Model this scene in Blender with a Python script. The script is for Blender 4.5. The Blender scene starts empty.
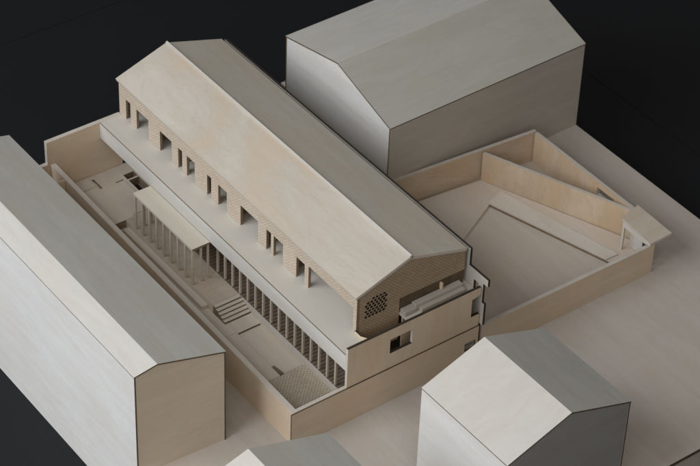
import bpy, bmesh, math, random
from mathutils import Vector, Matrix

random.seed(7)
scene = bpy.context.scene
col = scene.collection

# ----------------------------------------------------------------- materials
def new_mat(name):
    m = bpy.data.materials.new(name)
    m.use_nodes = True
    nt = m.node_tree
    b = nt.nodes['Principled BSDF']
    return m, nt, b

def N(nt, typ, **kw):
    n = nt.nodes.new(typ)
    for k, v in kw.items():
        setattr(n, k, v)
    return n

def mixc(nt, a, b, fac, blend='MIX'):
    n = N(nt, 'ShaderNodeMix', data_type='RGBA', blend_type=blend)
    for sock, v in ((n.inputs[0], fac), (n.inputs[6], a), (n.inputs[7], b)):
        if hasattr(v, 'is_linked') or hasattr(v, 'links'):
            nt.links.new(v, sock)
        elif isinstance(v, (int, float)):
            sock.default_value = v
        else:
            sock.default_value = (*v, 1)
    return n.outputs[2]

def wood(name, base, grain='x', contrast=.16, blotch=.14, warm=.35, rough=.55, brick=None, streak=1.0, flame=0.):
    """Thin veneer plywood: long fibres, soft cathedral figure, clouds, pores and handling grime."""
    m, nt, b = new_mat(name)
    L = nt.links
    tc = N(nt, 'ShaderNodeTexCoord')
    oi = N(nt, 'ShaderNodeObjectInfo')
    off = N(nt, 'ShaderNodeVectorMath', operation='SCALE')
    off.inputs[0].default_value = (3.1, 5.7, 2.3)
    L.new(oi.outputs['Random'], off.inputs['Scale'])
    add = N(nt, 'ShaderNodeVectorMath', operation='ADD')
    L.new(tc.outputs['Object'], add.inputs[0])
    L.new(off.outputs[0], add.inputs[1])
    def mapped(sc):
        mp = N(nt, 'ShaderNodeMapping')
        mp.inputs['Scale'].default_value = sc
        L.new(add.outputs[0], mp.inputs['Vector'])
        return mp.outputs[0]
    def noise(vec, scale, detail=4, rough_=.55, dist=0.):
        n = N(nt, 'ShaderNodeTexNoise')
        n.inputs['Scale'].default_value = scale
        n.inputs['Detail'].default_value = detail
        n.inputs['Roughness'].default_value = rough_
        n.inputs['Distortion'].default_value = dist
        L.new(vec, n.inputs['Vector'])
        return n.outputs['Fac']
    def rng(v, lo, hi, a=0., c=1.):
        n = N(nt, 'ShaderNodeMapRange')
        L.new(v, n.inputs[0])
        n.inputs[1].default_value = lo; n.inputs[2].default_value = hi
        n.inputs[3].default_value = a; n.inputs[4].default_value = c
        return n.outputs[0]
    lng = {'x': (1, 8, 8), 'y': (8, 1, 8), 'z': (8, 8, 1)}[grain]
    fib = {'x': (1, 12, 12), 'y': (12, 1, 12), 'z': (12, 12, 1)}[grain]
    one = mapped((1, 1, 1))
    figure = noise(mapped(lng), 5.0, 3, .5, 1.2)
    fibre = noise(mapped(fib), 22.0, 4, .62)
    pores = noise(mapped(fib), 42.0, 2, .6)
    cloud = noise(one, 9.0, 4, .6, .4)
    fleck = noise(one, 140.0, 3, .6)
    dark = tuple(c * k for c, k in zip(base, (.80, .74, .66)))
    lite = tuple(min(1, c * k) for c, k in zip(base, (1.07, 1.08, 1.10)))
    tan = tuple(c * k for c, k in zip(base, (1.0, .84, .66)))
    ring_n = noise(mapped({'x': (1, 3.2, 3.2), 'y': (3.2, 1, 3.2), 'z': (3.2, 3.2, 1)}[grain]), 4.2, 3, .45, .5)
    mul = N(nt, 'ShaderNodeMath', operation='MULTIPLY'); L.new(ring_n, mul.inputs[0]); mul.inputs[1].default_value = 13.0
    pp = N(nt, 'ShaderNodeMath', operation='PINGPONG'); L.new(mul.outputs[0], pp.inputs[0]); pp.inputs[1].default_value = .5
    ring = rng(pp.outputs[0], .30, .5, 0, 1)
    c = mixc(nt, dark, lite, rng(figure, .38, .62, .5 - contrast * 1.5, .5 + contrast * 1.5))
    c = mixc(nt, c, dark, rng(fibre, .50, .70, 0, contrast * 2.6 * streak))
    c = mixc(nt, c, dark, rng(ring, 0, 1, 0, contrast * 2.4))
    c = mixc(nt, c, tan, rng(cloud, .46, .74, 0, warm))
    c = mixc(nt, c, dark, rng(cloud, .54, .30, 0, blotch * 1.3))
    c = mixc(nt, c, tuple(x * .55 for x in base), rng(pores, .60, .76, 0, contrast * 2.2))
    c = mixc(nt, c, tuple(x * .72 for x in base), rng(fleck, .58, .76, 0, .26))
    if flame:
        fl = noise(mapped({'x': (1, 1.9, 1.9), 'y': (1.9, 1, 1.9), 'z': (1.9, 1.9, 1)}[grain]), 4.6, 5, .58, .9)
        c = mixc(nt, c, tuple(x * k for x, k in zip(base, (.97, .82, .66))), rng(fl, .47, .60, 0, flame))
        c = mixc(nt, c, tuple(min(1, x * 1.10) for x in base), rng(fl, .46, .36, 0, flame * .8))
        m2 = N(nt, 'ShaderNodeMath', operation='MULTIPLY'); L.new(fl, m2.inputs[0]); m2.inputs[1].default_value = 17.0
        p2 = N(nt, 'ShaderNodeMath', operation='PINGPONG'); L.new(m2.outputs[0], p2.inputs[0]); p2.inputs[1].default_value = .5
        c = mixc(nt, c, tuple(x * k for x, k in zip(base, (.80, .66, .52))), rng(p2.outputs[0], .40, .5, 0, flame * .42))
    bump_h = fibre
    if brick:
        bw, bh, plane, dk, st = brick[:5]
        mp = N(nt, 'ShaderNodeMapping')
        sep = N(nt, 'ShaderNodeSeparateXYZ'); cmb = N(nt, 'ShaderNodeCombineXYZ')
        L.new(tc.outputs['Object'], sep.inputs[0])
        L.new(sep.outputs['xyz'.index(plane[0])], cmb.inputs[0])
        L.new(sep.outputs['xyz'.index(plane[1])], cmb.inputs[1])
        bt = N(nt, 'ShaderNodeTexBrick')
        bt.inputs['Scale'].default_value = 1
        bt.inputs['Brick Width'].default_value = bw
        bt.inputs['Row Height'].default_value = bh
        bt.inputs['Mortar Size'].default_value = bh * (brick[5] if len(brick) > 5 else .16)
        bt.inputs['Mortar Smooth'].default_value = .3
        bt.inputs['Color1'].default_value = (1, 1, 1, 1)
        bt.inputs['Color2'].default_value = (.86, .84, .80, 1)
        bt.inputs['Mortar'].default_value = (*dk, 1)
        L.new(cmb.outputs[0], bt.inputs['Vector'])
        c = mixc(nt, c, bt.outputs['Color'], st, 'MULTIPLY')
    L.new(c, b.inputs['Base Color'])
    rr = rng(cloud, .3, .7, rough - .06, rough + .10)
    L.new(rr, b.inputs['Roughness'])
    b.inputs['Specular IOR Level'].default_value = .32
    bp = N(nt, 'ShaderNodeBump')
    bp.inputs['Strength'].default_value = .10
    bp.inputs['Distance'].default_value = .0006
    L.new(bump_h, bp.inputs['Height'])
    if brick:
        bp2 = N(nt, 'ShaderNodeBump')
        bp2.inputs['Strength'].default_value = .5
        bp2.inputs['Distance'].default_value = .0006
        bp2.invert = True
        L.new(bt.outputs['Fac'], bp2.inputs['Height'])
        L.new(bp.outputs[0], bp2.inputs['Normal'])
        L.new(bp2.outputs[0], b.inputs['Normal'])
    else:
        L.new(bp.outputs[0], b.inputs['Normal'])
    return m

def burnt(name, base):
    """Laser-cut plywood edge: dark brown with ply-to-ply variation."""
    m, nt, b = new_mat(name)
    tc = N(nt, 'ShaderNodeTexCoord')
    n = N(nt, 'ShaderNodeTexNoise')
    n.inputs['Scale'].default_value = 70; n.inputs['Detail'].default_value = 4
    nt.links.new(tc.outputs['Object'], n.inputs['Vector'])
    c = mixc(nt, tuple(x * .6 for x in base), tuple(x * 1.5 for x in base), n.outputs['Fac'])
    nt.links.new(c, b.inputs['Base Color'])
    b.inputs['Roughness'].default_value = .7
    b.inputs['Specular IOR Level'].default_value = .2
    return m

PALE = (.61, .60, .58)       # massing blocks
BIRCH = (.665, .56, .44)     # the central building
M = {}
for g in 'xyz':
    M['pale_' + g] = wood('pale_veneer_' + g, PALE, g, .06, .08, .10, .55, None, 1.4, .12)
    M['birch_' + g] = wood('birch_veneer_' + g, BIRCH, g, .085, .10, .35, .55, None, 1.0, 0.28)
    M['orange_' + g] = wood('orange_birch_veneer_' + g, (.60, .49, .375), g, .11, .12, .75, .55, None, 1.0, 0.75)
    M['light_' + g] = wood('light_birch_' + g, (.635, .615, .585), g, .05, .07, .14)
M['shade_grey_x'] = wood('shade_grey_veneer_x', (.47, .465, .435), 'x', .07, .10, .10, .55, None, 1.6, .15)  # right roof slopes' shade greyed into the colour; side wall shares it
M['canopy_x'] = wood('canopy_veneer', (.63, .60, .515), 'x', .05, .08, .12)
M['olive_x'] = wood('olive_veneer', (.60, .57, .50), 'x', .07, .10, .15, .55, None, 1.6, .2)
M['lit_cool_x'] = wood('lit_cool_veneer', (.70, .695, .695), 'x', .06, .07, .06, .55, None, 1.6, .10)  # window-facing walls: cool window light lightened into the colour
M['tan_y'] = wood('tan_gable_veneer', (.61, .545, .46), 'y', .075, .10, .25, .55, None, 1.4, .2)
M['shade_grey_y'] = wood('shade_grey_veneer_y', (.49, .475, .43), 'y', .06, .08, .12)  # rear block's near roof slope, its shade greyed into the colour
M['shade_dim_y'] = wood('shade_dim_veneer', (.49, .46, .41), 'y', .07, .10, .2)  # rear block's street-side wall: its shade is part of this colour
M['gable_shade_y'] = wood('gable_shade_veneer', (.34, .34, .34), 'y', .07, .10, .05)  # same wood as the other gables, darkened to paint in its shade
M['roof_warm'] = wood('warm_roof_veneer', (.575, .525, .465), 'x', .06, .10, .25, .55, None, 1.6, .50)
M['ground'] = wood('ground_sheet', (.565, .52, .478), 'x', .06, .14, .25, .6)
M['plot'] = wood('plot_floor', (.70, .635, .57), 'x', .06, .12, .35, .6)
M['deck'] = wood('deck_veneer', (.62, .595, .545), 'x', .035, .06, .08)
M['court'] = wood('court_floor', (.62, .565, .50), 'x', .06, .14, .3, .6)
M['court_lines'] = wood('court_ribbed', (.58, .515, .44), 'x', .08, .14, .3, .6, (.30, .0042, 'yx', (.66, .62, .58), .45))
M['gallery_shade_lines'] = wood('gallery_shade_slats', (.24, .20, .162), 'x', .08, .14, .3, .6, (.30, .0064, 'yx', (.55, .5, .45), 1.0, .30))  # ribbed floor darkened to hold the shade under the terrace
M['gallery_shade'] = wood('gallery_shade', (.13, .105, .082), 'x', .1, .1, .1)  # wood darkened to paint the shade behind columns and openings
M['paving'] = wood('court_paving', (.68, .615, .52), 'x', .06, .12, .25, .6, (.0060, .0029, 'yx', (.30, .25, .20), .9))
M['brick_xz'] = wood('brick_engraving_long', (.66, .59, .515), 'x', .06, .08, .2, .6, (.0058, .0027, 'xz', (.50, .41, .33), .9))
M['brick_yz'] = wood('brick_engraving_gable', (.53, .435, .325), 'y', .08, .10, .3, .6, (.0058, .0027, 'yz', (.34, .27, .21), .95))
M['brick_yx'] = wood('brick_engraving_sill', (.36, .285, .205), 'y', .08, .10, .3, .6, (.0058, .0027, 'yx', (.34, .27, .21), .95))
M['plank_x'] = wood('plank_veneer', (.76, .72, .665), 'x', .06, .1, .25, .55, None, 1.2, .15)
M['bench'] = wood('bench_wood', (.44, .415, .375), 'y', .07, .1, .2)
M['burnt'] = burnt('burnt_edge', (.11, .078, .050))
M['scorch_shade'] = burnt('scorched_edge_and_shade', (.040, .030, .023))  # burnt edges, and dark panels that stand in for shade
M['brown'] = burnt('brown_edge', (.20, .145, .095))
M['post'] = wood('post_wood', (.56, .50, .43), 'z', .08, .1, .3)
M['edge'] = wood('light_edge', (.60, .56, .51), 'x', .08, .1, .2)

def table_mat():
    m, nt, b = new_mat('black_card')
    tc = N(nt, 'ShaderNodeTexCoord')
    n = N(nt, 'ShaderNodeTexNoise'); n.inputs['Scale'].default_value = 9; n.inputs['Detail'].default_value = 6
    nt.links.new(tc.outputs['Object'], n.inputs['Vector'])
    n2 = N(nt, 'ShaderNodeTexNoise'); n2.inputs['Scale'].default_value = 700; n2.inputs['Detail'].default_value = 2
    nt.links.new(tc.outputs['Object'], n2.inputs['Vector'])
    c = mixc(nt, (.0054, .0060, .0078), (.0082, .0090, .0112), n.outputs['Fac'])
    c = mixc(nt, c, (.0145, .015, .0165), n2.outputs['Fac'])
    nt.links.new(c, b.inputs['Base Color'])
    b.inputs['Roughness'].default_value = .62
    b.inputs['Specular IOR Level'].default_value = .22
    bp = N(nt, 'ShaderNodeBump'); bp.inputs['Strength'].default_value = .25; bp.inputs['Distance'].default_value = .0005
    nt.links.new(n2.outputs['Fac'], bp.inputs['Height']); nt.links.new(bp.outputs[0], b.inputs['Normal'])
    return m
M['card'] = table_mat()

# ----------------------------------------------------------------- objects
def thing(name, label, cat, loc=(0, 0, 0), group=None):
    o = bpy.data.objects.new(name, None)
    o.empty_display_size = .02
    col.objects.link(o)
    o.location = loc
    o['label'] = label; o['category'] = cat
    if group: o['group'] = group
    return o

def base_of(parent):
    return Vector(parent['_o']) if parent and '_o' in parent else (parent.location.copy() if parent else Vector((0, 0, 0)))

def link(name, me, parent=None, origin=None, label=None, kind=None):
    """mesh data is in world coordinates: move it to the parent's origin (or to its own base point)"""
    o = bpy.data.objects.new(name, me)
    col.objects.link(o)
    if parent is not None:
        p = parent
        off = Vector((0, 0, 0))
        while p is not None:
            off += p.location; p = p.parent
        me.transform(Matrix.Translation(-off))
        o.parent = parent
    elif origin is not None:
        me.transform(Matrix.Translation(-Vector(origin)))
        o.location = origin
    if label: o['label'] = label
    if kind: o['kind'] = kind
    return o

def bevel(o, w=.0004):
    m = o.modifiers.new('bevel', 'BEVEL'); m.width = w; m.segments = 2; m.limit_method = 'ANGLE'; m.angle_limit = math.radians(40)
    return o

def from_bm(bm, mats):
    me = bpy.data.meshes.new('part')
    bmesh.ops.recalc_face_normals(bm, faces=bm.faces)
    bm.to_mesh(me); bm.free()
    for m in mats: me.materials.append(m)
    return me

def panel_mesh(outline, frame, t, face, edge, holes=(), light_edges=None, light=None):
    """a laser-cut sheet: outline (and holes) in the sheet's own u,v; frame = (origin, u, v); the sheet spans 0..t along u x v.
    light_edges(normal) -> True where the cut edge is pale rather than burnt."""
    cu = bpy.data.curves.new('cut', 'CURVE')
    cu.dimensions = '2D'; cu.fill_mode = 'BOTH'; cu.extrude = t / 2
    K = 1000.0                                   # fill in millimetres for numerical safety
    cu.extrude *= K
    for poly in [outline] + list(holes):
        sp = cu.splines.new('POLY')
        sp.points.add(len(poly) - 1)
        for p, (a, b) in zip(sp.points, poly): p.co = (a * K, b * K, 0, 1)
        sp.use_cyclic_u = True
    ob = bpy.data.objects.new('cut', cu); col.objects.link(ob)
    dg = bpy.context.evaluated_depsgraph_get()
    me = bpy.data.meshes.new_from_object(ob.evaluated_get(dg))
    bpy.data.objects.remove(ob); bpy.data.curves.remove(cu)
    bm = bmesh.new(); bm.from_mesh(me); bpy.data.meshes.remove(me)
    bmesh.ops.remove_doubles(bm, verts=bm.verts, dist=1e-3)
    bmesh.ops.recalc_face_normals(bm, faces=bm.faces)
    o, u, v = [Vector(q) for q in frame]
    u = u.normalized(); v = v.normalized(); n = u.cross(v)
    flags = [abs(f.normal.z) > .7 for f in bm.faces]
    for vv in bm.verts:
        c = vv.co / K
        vv.co = o + u * c.x + v * c.y + n * (c.z + t / 2)
    bm.normal_update()
    for f, fl in zip(bm.faces, flags):
        f.smooth = False
        if fl: f.material_index = 0
        elif light_edges and light_edges(f.normal): f.material_index = 2
        else: f.material_index = 1
    me = bpy.data.meshes.new('sheet')
    bm.to_mesh(me); bm.free()
    for m in (face, edge, light or M['edge']): me.materials.append(m)
    return me

def sheet(name, outline, frame, t, face, edge, parent=None, holes=(), light_edges=None, light=None, label=None, origin=None):
    return link(name, panel_mesh(outline, frame, t, face, edge, holes, light_edges, light), parent, origin, label)

def box_bm(bm, x0, x1, y0, y1, z0, z1, mi=0):
    vs = [bm.verts.new(p) for p in ((x0, y0, z0), (x1, y0, z0), (x1, y1, z0), (x0, y1, z0), (x0, y0, z1), (x1, y0, z1), (x1, y1, z1), (x0, y1, z1))]
    for q in ((0, 3, 2, 1), (4, 5, 6, 7), (0, 1, 5, 4), (1, 2, 6, 5), (2, 3, 7, 6), (3, 0, 4, 7)):
        f = bm.faces.new([vs[i] for i in q]); f.material_index = mi
    return vs

def box(name, b, mat, parent=None, side=None, label=None, bev=.0003):
    """box b = (x0,x1,y0,y1,z0,z1); side = material for every face but the top"""
    bm = bmesh.new()
    box_bm(bm, *b)
    bm.normal_update()
    if side:
        for f in bm.faces:
            if f.normal.z < .5: f.material_index = 1
    me = from_bm(bm, [mat] + ([side] if side else []))
    o = link(name, me, parent, None, label)
    if bev: bevel(o, bev)
    return o

def hexa(name, bottom, top, mat, parent=None, edge=None, label=None, face_dirs=None):
    """slab between two quads given in world coordinates; faces not listed in face_dirs are cut edges"""
    bm = bmesh.new()
    v = [bm.verts.new(p) for p in list(bottom) + list(top)]
    for q in ((0, 3, 2, 1), (4, 5, 6, 7)): bm.faces.new([v[i] for i in q])
    for i in range(4):
        j = (i + 1) % 4
        f = bm.faces.new([v[i], v[j], v[4 + j], v[4 + i]]); f.material_index = 1 if edge else 0
    me = from_bm(bm, [mat] + ([edge] if edge else []))
    return link(name, me, parent, None, label)

XZ = ((1, 0, 0), (0, 0, 1))          # u x v = -y
YZ = ((0, 1, 0), (0, 0, 1))          # u x v = +x
XY = ((1, 0, 0), (0, 1, 0))          # u x v = +z

# ----------------------------------------------------------------- setting
def plane(name, z, x0, x1, y0, y1, mat, kind='structure'):
    bm = bmesh.new()
    bm.faces.new([bm.verts.new(p) for p in ((x0, y0, z), (x1, y0, z), (x1, y1, z), (x0, y1, z))])
    o = link(name, from_bm(bm, [mat])); o['kind'] = kind
    return o

ZT = -.092
# black card laid in three sheets on the table, the joints faintly visible
for k, (x0, x1, y0, y1) in enumerate(((-6, -1.153, -6, 6), (-1.152, 6, -6, .9895), (-1.152, 6, .9905, 6))):
    bm = bmesh.new(); box_bm(bm, x0, x1, y0, y1, ZT - .003, ZT - .0005)
    o = link('table_top', from_bm(bm, [M['card']])); o['kind'] = 'structure'
plane('table_underlay', ZT - .0035, -6, 6, -6, 6, M['card'])

# base board of the model
base_out = [(-.6335, -.1975), (.3135, -.1975), (.3135, .7885), (-.692, .7885), (-.692, .464), (-.6335, .464)]
bo = sheet('ground', base_out, ((0, 0, -.006), *XY), .006, M['ground'], M['burnt'], origin=(-.16, .3, 0))
bo['kind'] = 'structure'
bs = [(-.631, -.195), (.311, -.195), (.311, .786), (-.6895, .786), (-.6895, .4665), (-.631, .4665)]
bo = sheet('ground_plinth', bs, ((0, 0, ZT), *XY), -.006 - ZT - .0005, M['ground'], M['ground'], origin=(-.16, .3, ZT))
bo['kind'] = 'structure'

# ----------------------------------------------------------------- massing blocks
def block(name, label, l0, l1, a, h, zb, mats, axis='x', rot=0., t=.0023, zfar=0., skew=(0, 0, 0), group='plain massing blocks around the hall',
          rim='burnt', ridge_gap=.0, front_dir=1):
    """gabled box of sheets. length coordinate l, cross coordinate a=(a0,ar,a1), heights h=(h0,hr,h1) to the top of the roof sheets;
    zb=(z of the a0 wall foot, z of the a1 wall foot). skew shifts the near end l1 at a0, ar, a1."""
    a0, ar, a1 = a; h0, hr, h1 = h
    piv = Vector((l1, (a0 + a1) / 2, 0)) if axis == 'x' else Vector(((a0 + a1) / 2, l0, 0))
    R = Matrix.Rotation(rot, 3, 'Z')
    def W(l, aa, z):
        p = Vector((l, aa, z)) if axis == 'x' else Vector((aa, l, z))
        return R @ (p - piv) + piv
    cen = W((l0 + l1) / 2, (a0 + a1) / 2, min(zb)); root = thing(name, label, 'model house', cen, group)
    E = M[rim]
    def near(aa):
        if aa <= ar: k = (aa - a0) / (ar - a0); return l1 + skew[0] * (1 - k) + skew[1] * k
        k = (aa - ar) / (a1 - ar); return l1 + skew[1] * (1 - k) + skew[2] * k
    # roof sheets (left = a0..ar, right = ar..a1)
    for (p, hp, q, hq, mt) in ((a0, h0, ar, hr, mats['roof0']), (ar, hr, a1, h1, mats['roof1'])):
        d = Vector((q - p, hq - hp)).normalized(); nx, nz = -d.y, d.x
        top = [(l0, p, hp), (near(p), p, hp), (near(q), q, hq), (l0, q, hq)]
        g = .0004
        bot = [(l, x - nx * t, z - nz * t) for l, x, z in top]
        # keep the two sheets from crossing at the ridge: square cut edges give a fine V joint there
        hexa('roof_panel', [W(*b) for b in bot], [W(*c) for c in top], mt, root, E)
    def under(aa):
        s0 = (hr - h0) / (ar - a0); s1 = (h1 - hr) / (a1 - ar)
        z = h0 + s0 * (aa - a0) if aa <= ar else hr + s1 * (aa - ar)
        return z - t * math.sqrt(1 + (s0 if aa <= ar else s1) ** 2) - .0002
    i = .0006
    # long walls
    for (p, s, mt, z0) in ((a0, 1, mats['wall0'], zb[0]), (a1, -1, mats['wall1'], zb[1])):
        p0, p1 = p + s * i, p + s * (i + t)
        zt0, zt1 = under(p0), under(p1)
        ll, ln = l0 + i, near(p) - i
        hexa('long_wall', [W(ll, p0, z0), W(ln, p0, z0), W(ln, p0, zt0), W(ll, p0, zt0)],
             [W(ll, p1, z0), W(ln, p1, z0), W(ln, p1, zt1), W(ll, p1, zt1)], mt, root, E)
    # gables between the long walls
    b0, b1 = a0 + i + t + .0002, a1 - i - t - .0002
    for end in (0, 1):
        fr = []; bk = []
        for (aa, zz) in ((b0, zb[1]), (b1, zb[1]), (b1, under(b1)), (ar, under(ar)), (b0, under(b0))):
            l = (near(aa) - i - .0004) if end else (l0 + i + .0004)
            fr.append(W(l, aa, zz)); bk.append(W(l + (-t if end else t), aa, zz))
        bm = bmesh.new()
        v0 = [bm.verts.new(p) for p in fr]; v1 = [bm.verts.new(p) for p in bk]
        bm.faces.new(v0); bm.faces.new(v1[::-1])
        for k in range(5):
            j = (k + 1) % 5
            bm.faces.new([v0[k], v0[j], v1[j], v1[k]]).material_index = 1
        link('gable_wall', from_bm(bm, [mats['gable'], E]), root)
    return root

block('gabled_block', 'long gabled block at the left edge with a window-lit outer wall, beside the courtyard', -.6246, -.0654,
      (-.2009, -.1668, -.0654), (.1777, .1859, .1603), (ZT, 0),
      dict(roof0=M['light_x'], roof1=M['shade_grey_x'], wall0=M['lit_cool_x'], wall1=M['pale_x'], gable=M['tan_y']), skew=(-.0066, -.004, .0025))
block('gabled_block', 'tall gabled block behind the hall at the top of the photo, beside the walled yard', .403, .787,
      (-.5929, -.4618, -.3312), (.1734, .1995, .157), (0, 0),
      dict(roof0=M['pale_y'], roof1=M['shade_grey_y'], wall0=M['pale_y'], wall1=M['shade_dim_y'], gable=M['lit_cool_x']), axis='y', rot=.0158)
block('gabled_block', 'near gabled block at lower right with pale left roof slope and shade-darkened gable', .142, .3135,
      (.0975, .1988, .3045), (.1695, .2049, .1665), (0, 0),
      dict(roof0=M['light_y'], roof1=M['shade_grey_x'], wall0=M['lit_cool_x'], wall1=M['shade_grey_x'], gable=M['gable_shade_y']), rot=.0089)
block('gabled_block', 'cropped gabled block at the bottom edge, only its roof showing before the plinth corner', .1256, .3135,
      (-.2009, -.160, -.038), (.178, .190, .150), (ZT, 0),
      dict(roof0=M['light_x'], roof1=M['shade_grey_x'], wall0=M['pale_x'], wall1=M['shade_grey_x'], gable=M['birch_y']))

# ----------------------------------------------------------------- the hall
hall = thing('museum_hall', 'long central hall with gabled roof, brick engraved walls and colonnaded terrace wing', 'model building', (-.3, .2, 0))
xa, xb = -.6322, -.0322
ya, yr, yb = .1212, .2129, .3098
za, zr, zb_ = .1804, .2111, .1804
tr = .0045
def slope_panel(p, hp, q, hq, x0, x1, mt, t=tr, lift=0.):
    d = Vector((q - p, hq - hp)).normalized(); nx, nz = -d.y, d.x
    top = [(x0, p + nx * lift, hp + nz * lift), (x1, p + nx * lift, hp + nz * lift), (x1, q + nx * lift, hq + nz * lift), (x0, q + nx * lift, hq + nz * lift)]
    bot = [(x, y - nx * t, z - nz * t) for x, y, z in top]
    return hexa('roof_panel', bot, top, mt, hall, M['edge'])
slope_panel(ya, za, yr + .0012, zr + .0004, xa, xb, M['roof_warm'], lift=.0016)
slope_panel(yr, zr, yb, zb_, xa, xb, M['olive_x'])
d = Vector((yr - ya, zr - za)).normalized()
bb = [Vector((0, yr + .0012, zr + .0004)) + Vector((0, d.x * q - d.y * .0017, d.y * q + d.x * .0017)) for q in (-.0042, -.0008)]
tt = [q + Vector((0, -d.y, d.x)) * .0016 for q in bb]
hexa('ridge_batten', [(xa, *bb[0].yz), (xb, *bb[0].yz), (xb, *bb[1].yz), (xa, *bb[1].yz)], [(xa, *tt[0].yz), (xb, *tt[0].yz), (xb, *tt[1].yz), (xa, *tt[1].yz)], M['light_x'], hall, M['edge'])
def under_l(y): return za + (zr - za) * (y - ya) / (yr - ya) - tr * 1.055 + .0014
def under_r(y): return zr + (zb_ - zr) * (y - yr) / (yb - yr) - tr * 1.055 - .0003

ZD = .118                     # terrace deck
yw = .1247
ops = [(-.6116, -.5992), (-.5823, -.5496), (-.5185, -.4871), (-.4696, -.4593), (-.4468, -.4262), (-.394, -.3836), (-.3655, -.3437),
       (-.3092, -.2661), (-.2454, -.2341), (-.2278, -.2053), (-.1732, -.1535), (-.1445, -.0416)]
comb = [(xa + .002, ZD + .0002)]
for a, b in ops:
    zt = .1545 if b - a < .09 else .1575
    comb += [(a, ZD + .0002), (a, zt), (b, zt), (b, ZD + .0002)]
comb += [(-.0342, ZD + .0002), (-.0342, under_l(yw)), (xa + .002, under_l(yw))]
# u x v = -y: the sheet grows towards -y, so start from its inner face
sheet('brick_wall', comb, ((0, yw + .0042, 0), *XZ), .0042, M['brick_xz'], M['brown'], hall)

# near gable with the perforated screen and the low opening over the loggia
gy0 = yw + .0044
gable = [(gy0, .0700), (.1975, .0700), (.1975, .1432), (.3090, .1420), (.3090, under_r(.3090)), (yr + .001, under_r(yr + .001)), (yr - .001, under_l(yr - .001)), (gy0, under_l(gy0))]
holes = []
hw, hh = .0042, .0038
for r in range(7):
    for c in range(6):
        if r == 6 and c < 2: continue
        z = .1356 + r * .0048
        y = .1382 + c * .0060 + (.0030 if r % 2 else 0)
        holes.append([(y, z), (y + hw, z), (y + hw, z + hh), (y, z + hh)])
sheet('gable_wall', gable, ((-.0382, 0, 0), *YZ), .0042, M['brick_yz'], M['scorch_shade'], hall, holes)
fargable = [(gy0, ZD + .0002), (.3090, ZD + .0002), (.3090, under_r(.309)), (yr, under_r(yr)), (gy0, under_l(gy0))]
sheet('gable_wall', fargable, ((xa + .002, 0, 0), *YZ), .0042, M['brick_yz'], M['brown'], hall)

# interior cross walls and a long spine wall seen through the openings
sheet('partition', [(-.62, ZD + .0002), (-.056, ZD + .0002), (-.056, .170), (-.62, .170)], ((0, .1580, 0), *XZ), .003, M['gallery_shade'], M['brown'], hall)  # dark sheet set close behind the openings to paint their shade
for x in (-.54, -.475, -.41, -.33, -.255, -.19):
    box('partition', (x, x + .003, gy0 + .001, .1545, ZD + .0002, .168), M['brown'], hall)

# boundary side wall: steps down past the near gable, black cut edges
side = [(-.6300, .0002), (-.0016, .0002), (-.0016, .0660), (.0068, .0660), (.0068, .1047), (.0018, .1047), (.0018, .1385), (.0112, .1385), (.0112, .1503), (-.0300, .1503), (-.0300, .1790), (-.6300, .1790)]
slit = [(-.0180, .1130), (-.0080, .1130), (-.0080, .1330), (-.0180, .1330)]
sheet('side_wall', side, ((0, .3178, 0), *XZ), .0038, M['shade_grey_x'], M['scorch_shade'], hall, [slit])

# terrace deck, fascia, gallery
sheet('terrace_deck', [(-.6264, .0882), (-.0064, .0882), (-.0064, .1243), (-.0386, .1243), (-.0386, .1980), (-.0064, .1980), (-.0064, .3136), (-.6264, .3136)], ((0, 0, ZD - .004), *XY), .004, M['deck'], M['edge'], hall)
sheet('fascia', [(-.6264, .0905), (-.0042, .0905), (-.0042, .1178), (-.6264, .1178)], ((0, .0879, 0), *XZ), .0014, M['pale_x'], M['brown'], hall)
sheet('gallery_floor', [(-.500, .1005), (-.0072, .1005), (-.0072, .1800), (-.500, .1800)], ((0, 0, .0010), *XY), .0235, M['gallery_shade_lines'], M['light_x'], hall)
doors = []
for k in range(5):
    x = -.585 + k * .052
    doors.append([(x, .030), (x + .030, .030), (x + .030, .080), (x, .080)])
sheet('gallery_wall', [(-.6264, .0248), (-.3055, .0248), (-.3055, .1136), (-.6264, .1136)], ((0, .1500, 0), *XZ), .003, M['birch_x'], M['brown'], hall, doors)
sheet('gallery_wall', [(-.3050, .0248), (-.0430, .0248), (-.0430, .1136), (-.3050, .1136)], ((0, .1400, 0), *XZ), .003, M['gallery_shade'], M['brown'], hall)
sheet('gallery_wall', [(-.6264, .0010), (-.0430, .0010), (-.0430, .1136), (-.6264, .1136)], ((0, .1850, 0), *XZ), .003, M['birch_x'], M['brown'], hall)

def column(parent, x, y, z0, z1, w=.0016):
    """square stick column, slightly eased edges"""
    return box('column', (x - w, x + w, y - w, y + w, z0, z1), M['post'], parent, bev=.0003)
k = 0
x = -.0465
while x > -.335:
    column(hall, x, .1027, .0247, .1138)
    x -= .0192

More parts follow.
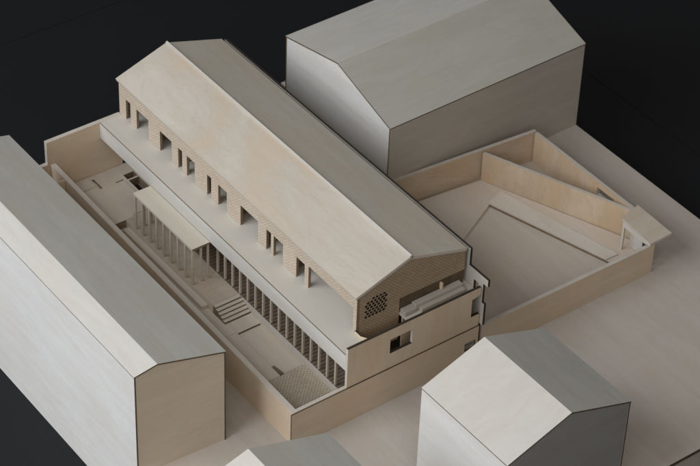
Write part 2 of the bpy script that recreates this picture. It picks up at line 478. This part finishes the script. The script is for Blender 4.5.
# front wall sheets (facing the street), window and notch
fw = [(.0862, .0625), (.3128, .0625), (.3128, .0835), (.2980, .0835), (.2980, .1150), (.3128, .1185), (.3128, .1318), (.0862, .1318)]
win = [(.1575, .0885), (.1955, .0885), (.1955, .1137), (.1575, .1137)]
sheet('front_wall', fw, ((-.0044, 0, 0), *YZ), .0044, M['birch_z'], M['scorch_shade'], hall, [win], light_edges=lambda n: n.y < -.5)
pw = [(-.0044, .0002), (.3134, .0002), (.3134, .0615), (-.0044, .0615)]
swin = [(.2895, .0245), (.3090, .0245), (.3090, .0388), (.2895, .0388)]
sheet('plinth_wall', pw, ((-.0012, 0, 0), *YZ), .0026, M['birch_y'], M['burnt'], hall, [swin])
sheet('plinth_lining', [(.0078, .0002), (.3130, .0002), (.3130, .0612), (.0078, .0612)], ((-.0070, 0, 0), *YZ), .0056, M['birch_y'], M['edge'], hall,
      [[(.2875, .0225), (.3105, .0225), (.3105, .0408), (.2875, .0408)]])
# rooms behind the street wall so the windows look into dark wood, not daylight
box('room_wall', (-.0420, -.0400, .1436, .1845, .0250, .1136), M['birch_y'], hall)
box('room_wall', (-.030, -.028, .1990, .3120, .0020, .1136), M['birch_y'], hall)
# loggia benches below the gable opening
box('loggia_bench', (-.0330, -.0235, .2180, .2990, ZD + .0002, .1285), M['bench'], hall)
box('loggia_bench', (-.0232, -.0160, .2230, .2990, ZD + .0002, .1238), M['bench'], hall)
box('loggia_bench', (-.0330, -.0215, .1985, .2177, ZD + .0002, .1255), M['bench'], hall)
box('screen_shade_panel', (-.0420, -.0400, .1345, .1970, .1305, .1735), M['scorch_shade'], hall)  # dark panel added behind the screen holes in place of shade
box('loggia_shade_panel', (-.0365, -.0345, .1990, .3085, ZD + .0002, .1735), M['burnt'], hall)  # dark panel added to paint the shade inside the loggia
box('loggia_post', (-.0340, -.0290, .2660, .2690, .1287, .1395), M['birch_z'], hall)
# small return where the street wall meets the near corner of the hall
sheet('corner_fin', [(-.0338, ZD + .0002), (-.0062, ZD + .0002), (-.0062, .1300), (-.0200, .1230), (-.0338, .1230)], ((0, .1246, 0), *XZ), .0025, M['birch_x'], M['scorch_shade'], hall)

# ----------------------------------------------------------------- courtyard
yard = thing('sunken_courtyard', 'sunken courtyard floor with a shallow recess, ribbed platform and tiny brick paving before the colonnade', 'courtyard', (-.3, .05, 0))
rec = [(-.2205, .0597), (-.1140, .0597), (-.1140, .0992), (-.2205, .0992)]
sheet('lower_floor', [(-.5085, .0079), (-.1152, .0079), (-.1152, .1002), (-.2462, .1002), (-.2462, .0556), (-.5085, .0556)],
      ((0, 0, .0070), *XY), .004, M['court'], M['burnt'], yard, light_edges=lambda n: n.y < -.5, light=M['court'], holes=[[(-.2205, .0597), (-.1160, .0597), (-.1160, .0985), (-.2205, .0985)]])
sheet('recess_floor', [(-.2220, .0580), (-.1145, .0580), (-.1145, .1000), (-.2220, .1000)], ((0, 0, .0044), *XY), .0035, M['court'], M['burnt'], yard)
sheet('brick_paving', [(-.1148, .0079), (-.0072, .0079), (-.0072, .1002), (-.1148, .1002)], ((0, 0, .0070), *XY), .0046, M['paving'], M['burnt'], yard)
bm = bmesh.new()
v = [bm.verts.new(p) for p in ((-.1370, .0592, .0112), (-.1152, .0592, .0112), (-.1152, .0592, .0150), (-.1370, .0640, .0112), (-.1152, .0640, .0112), (-.1152, .0640, .0150))]
for q in ((0, 1, 2), (3, 5, 4), (0, 2, 5, 3), (1, 4, 5, 2), (0, 3, 4, 1)): bm.faces.new([v[i] for i in q])
link('ramp', from_bm(bm, [M['brown']]), yard)
sheet('platform', [(-.5085, .0560), (-.2772, .0560), (-.2772, .1002), (-.5085, .1002)], ((0, 0, .0050), *XY), .0195, M['court_lines'], M['court'], yard)
box('kerb', (-.5080, -.2470, .0330, .0362, .0111, .0180), M['court'], yard)
box('low_step', (-.5000, -.2900, .0452, .0556, .0112, .0172), M['court'], yard)
box('floor_slab', (-.2450, -.2230, .0082, .0592, .0112, .0121), M['court'], yard)
box('floor_slab', (-.5860, -.5120, .0705, .1030, .0248, .0262), M['court'], yard)
wells = [[(-.602, .1095), (-.5895, .1095), (-.5895, .1275), (-.602, .1275)], [(-.5865, .1095), (-.5565, .1095), (-.5565, .1275), (-.5865, .1275)]]
slots = [[(-.618, .0630), (-.592, .0630), (-.592, .0672), (-.618, .0672)], [(-.5935, .0905), (-.5915, .0905), (-.5915, .1040), (-.5935, .1040)]]
sheet('under_floor', [(-.6262, .0079), (-.5086, .0079), (-.5090, .1003), (-.5007, .1003), (-.5007, .1470), (-.6262, .1470)], ((0, 0, .0105), *XY), .0098, M['court'], M['brown'], yard, wells)
sheet('far_floor', [(-.6262, .0079), (-.5088, .0079), (-.5088, .1003), (-.5005, .1003), (-.5005, .1470), (-.6262, .1470)], ((0, 0, .0205), *XY), .004, M['court'], M['brown'], yard, wells + slots)
box('floor_pad', (-.6250, -.6000, .0300, .0600, .0248, .0262), M['court'], yard)

box('well_shade_pad', (-.6035, -.5550, .1080, .1290, .0008, .0050), M['scorch_shade'], yard)  # dark pad added so the wells hold painted shade
stair = thing('staircase', 'short flight of five wooden steps down from the canopy platform into the courtyard', 'stairs', (-.262, .078, .0111))
for k in range(5):
    z1 = .0245 - .0027 * k
    box('step', (-.2770 + .0060 * k, -.2770 + .0060 * (k + 1) - .0001, .0562, .1000, .0112, z1 - .0002), M['court'], stair, side=M['brown'], bev=0)

canopy = thing('canopy', 'flat canopy on a row of slender columns against the terrace, standing in the courtyard', 'canopy', (-.407, .07, .0247))
sheet('roof_slab', [(-.4845, .0555), (-.3290, .0555), (-.3290, .0856), (-.4845, .0856)], ((0, 0, .0880), *XY), .0037, M['canopy_x'], M['brown'], canopy, light_edges=lambda n: n.y < -.5)
for k in range(9):
    column(canopy, -.4822 + k * .01888, .0576, .0247, .0878, .0015)
for yy in (.0715, .0835):
    column(canopy, -.3312, yy, .0247, .0878, .0015)
    column(canopy, -.4822, yy, .0247, .0878, .0015)

# ----------------------------------------------------------------- walls
def wall_thing(name, label, parts_fn, loc, group='thin wooden boundary walls'):
    t = thing(name, label, 'wall', loc, group); parts_fn(t); return t

o = sheet('courtyard_wall', [(-.6262, .0002), (-.0014, .0002), (-.0014, .0603), (-.6262, .0768)], ((0, .0076, 0), *XZ), .0076, M['birch_x'], M['edge'], origin=(-.31, .0038, 0))
o['label'] = 'long low wooden wall along the courtyard, in the gap beside the left block'; o['category'] = 'wall'; o['kind'] = 'thing'
o = sheet('garden_wall', [(-.0210, .0002), (.1245, .0002), (.1245, ZD), (-.0044, ZD), (-.0044, .0775), (-.0210, .0775)], ((-.6335, 0, 0), *YZ), .0068, M['birch_y'], M['edge'], origin=(-.63, .06, 0))
o['label'] = 'tall brown end wall closing the far end of the courtyard, with a pale cut edge'; o['category'] = 'wall'; o['kind'] = 'thing'
o = link('buttress', from_bm((lambda b: (box_bm(b, -.5870, -.5842, -.0630, -.0004, .0002, .0745), b)[1])(bmesh.new()), [M['birch_y']]), None, (-.5856, -.03, 0))
o['label'] = 'thin cross wall bridging the gap between left block and courtyard wall'; o['category'] = 'wall'; o['kind'] = 'thing'

# walled yard on the right
o = sheet('yard_wall', [(.3195, .0002), (.6440, .0002), (.6440, .0530), (.3195, .0560)], ((-.0062, 0, 0), *YZ), .0062, M['birch_y'], M['edge'], origin=(0, .47, 0))
o['label'] = 'front wall of the walled yard, facing the open street at right'; o['category'] = 'wall'; o['kind'] = 'thing'
def wall_between(p, q, t, z1, mat):
    p = Vector((*p, 0)); q = Vector((*q, 0)); u = (q - p)
    return [(0, .0002), (u.length, .0002), (u.length, z1), (0, z1)], (tuple(p), tuple(u), (0, 0, 1)), t
out, fr, t = wall_between((-.3420, .3260), (-.3105, .6740), .0060, .0565, None)
o = sheet('yard_wall', out, fr, t, M['orange_y'], M['edge'], origin=(-.33, .5, 0))
o['label'] = 'back wall of the walled yard, running along the foot of the tall rear block'; o['category'] = 'wall'; o['kind'] = 'thing'
out, fr, t = wall_between((-.3095, .5740), (-.0712, .6715), .0050, .0562, None)
o = sheet('yard_wall', out, fr, t, M['orange_z'], M['edge'], origin=(-.19, .62, 0))
o['label'] = 'diagonal wall across the walled yard, with warm vertical grain'; o['category'] = 'wall'; o['kind'] = 'thing'
o = sheet('yard_wall', [(-.3028, .0002), (-.0650, .0002), (-.0650, .0560), (-.3028, .0560)], ((0, .6745, 0), *XZ), .0060, M['orange_z'], M['edge'],
          holes=[[(-.155, .033), (-.118, .033), (-.118, .047), (-.155, .047)]], origin=(-.19, .67, 0))
o['label'] = 'outermost yard wall behind the diagonal one, pierced by a small dark slot'; o['category'] = 'wall'; o['kind'] = 'thing'

gate = thing('gatehouse', 'small flat-roofed gatehouse with a white framed doorway at the corner of the walled yard', 'gatehouse', (-.035, .655, 0))
sheet('roof_slab', [(-.0640, .6370), (.0032, .6305), (.0020, .6742), (-.0755, .6768)], ((0, 0, .0572), *XY), .0048, M['tan_y'], M['edge'], gate)
sheet('door_frame', [(-.0625, .0048), (-.0590, .0048), (-.0590, .0475), (-.0110, .0475), (-.0110, .0048), (-.0066, .0048), (-.0066, .0560), (-.0625, .0560)], ((0, .6405, 0), *XZ), .0030, M['light_x'], M['edge'], gate)
sheet('inner_wall', [(-.060, .0048), (-.0250, .0048), (-.0250, .0560), (-.060, .0560)], ((0, .6560, 0), *XZ), .0030, M['light_x'], M['edge'], gate)
box('door_shade_panel', (-.0255, -.0130, .6448, .6462, .0048, .0470), M['scorch_shade'], gate)  # dark panel standing in for the shaded hole of the doorway

terr = thing('yard_terrace', 'raised floor strip along the yard walls with a pale plank laid on its edge', 'terrace', (-.2, .55, 0))
tp = [(-.1440, .3300), (-.2216, .4798), (-.2532, .5425), (-.0550, .6020), (-.0070, .6160), (-.0070, .6300), (-.0700, .6640), (-.3070, .5690), (-.3340, .3300)]
sheet('raised_floor', tp[::-1], ((0, 0, .0006), *XY), .0040, M['plot'], M['brown'], terr, light_edges=lambda n: n.x > .6, light=M['plot'])
sheet('plank', [(-.2560, .5420), (-.0540, .6026), (-.0530, .6255), (-.2680, .5760)], ((0, 0, .0048), *XY), .0016, M['plank_x'], M['edge'], terr)
yf = sheet('yard_floor', [(-.333, .3210), (-.0066, .3210), (-.0066, .6300), (-.0700, .6640), (-.307, .569)], ((0, 0, -.001), *XY), .0013, M['plot'], M['plot'], origin=(-.15, .48, 0))
yf['kind'] = 'structure'

# ----------------------------------------------------------------- light
w = bpy.data.worlds.new('World'); scene.world = w; w.use_nodes = True
bg = w.node_tree.nodes['Background']
bg.inputs[0].default_value = (1.0, .985, .97, 1); bg.inputs[1].default_value = .13

def area(name, loc, target, sx, sy, power, color):
    l = bpy.data.lights.new(name, 'AREA'); l.shape = 'RECTANGLE'; l.size = sx; l.size_y = sy
    l.energy = power; l.color = color
    o = bpy.data.objects.new(name, l); col.objects.link(o)
    o.location = loc
    o.rotation_euler = (Vector(target) - Vector(loc)).to_track_quat('-Z', 'Y').to_euler()
    o['kind'] = 'helper'
    return o
area('window_light', (-.45, -1.80, 1.42), (-.2, .2, 0), 2.1, 2.1, 62, (.90, .955, 1.0))
area('room_fill', (1.6, -1.0, 1.6), (-.1, .2, 0), 1.8, 1.4, 17.5, (1.0, .955, .90))  # added fill to brighten the street-side faces; no lamp stands there

# ----------------------------------------------------------------- camera
F = 2338.08
pos = Vector((1.80692316, -1.31955872, 2.21724112))
fwd = Vector((-.61012682, .47306033, -.63557784)); rgt = Vector((.5919399, .80537776, .03120602)); upv = Vector((-.52664259, .35718425, .77140586))
cam = bpy.data.cameras.new('camera'); co = bpy.data.objects.new('camera', cam); col.objects.link(co)
Mx = Matrix((rgt, upv, -fwd)).transposed().to_4x4(); Mx.translation = pos
co.matrix_world = Mx
cam.sensor_width = 36; cam.lens = F / 700 * 36; cam.clip_start = .01; cam.clip_end = 100
scene.camera = co
cam.dof.use_dof = True; cam.dof.focus_distance = 3.10; cam.dof.aperture_fstop = 16

scene.view_settings.view_transform = 'Standard'; scene.view_settings.look = 'None'
scene.view_settings.exposure = 0; scene.view_settings.gamma = 1
scene.render.resolution_x = 1024; scene.render.resolution_y = 682
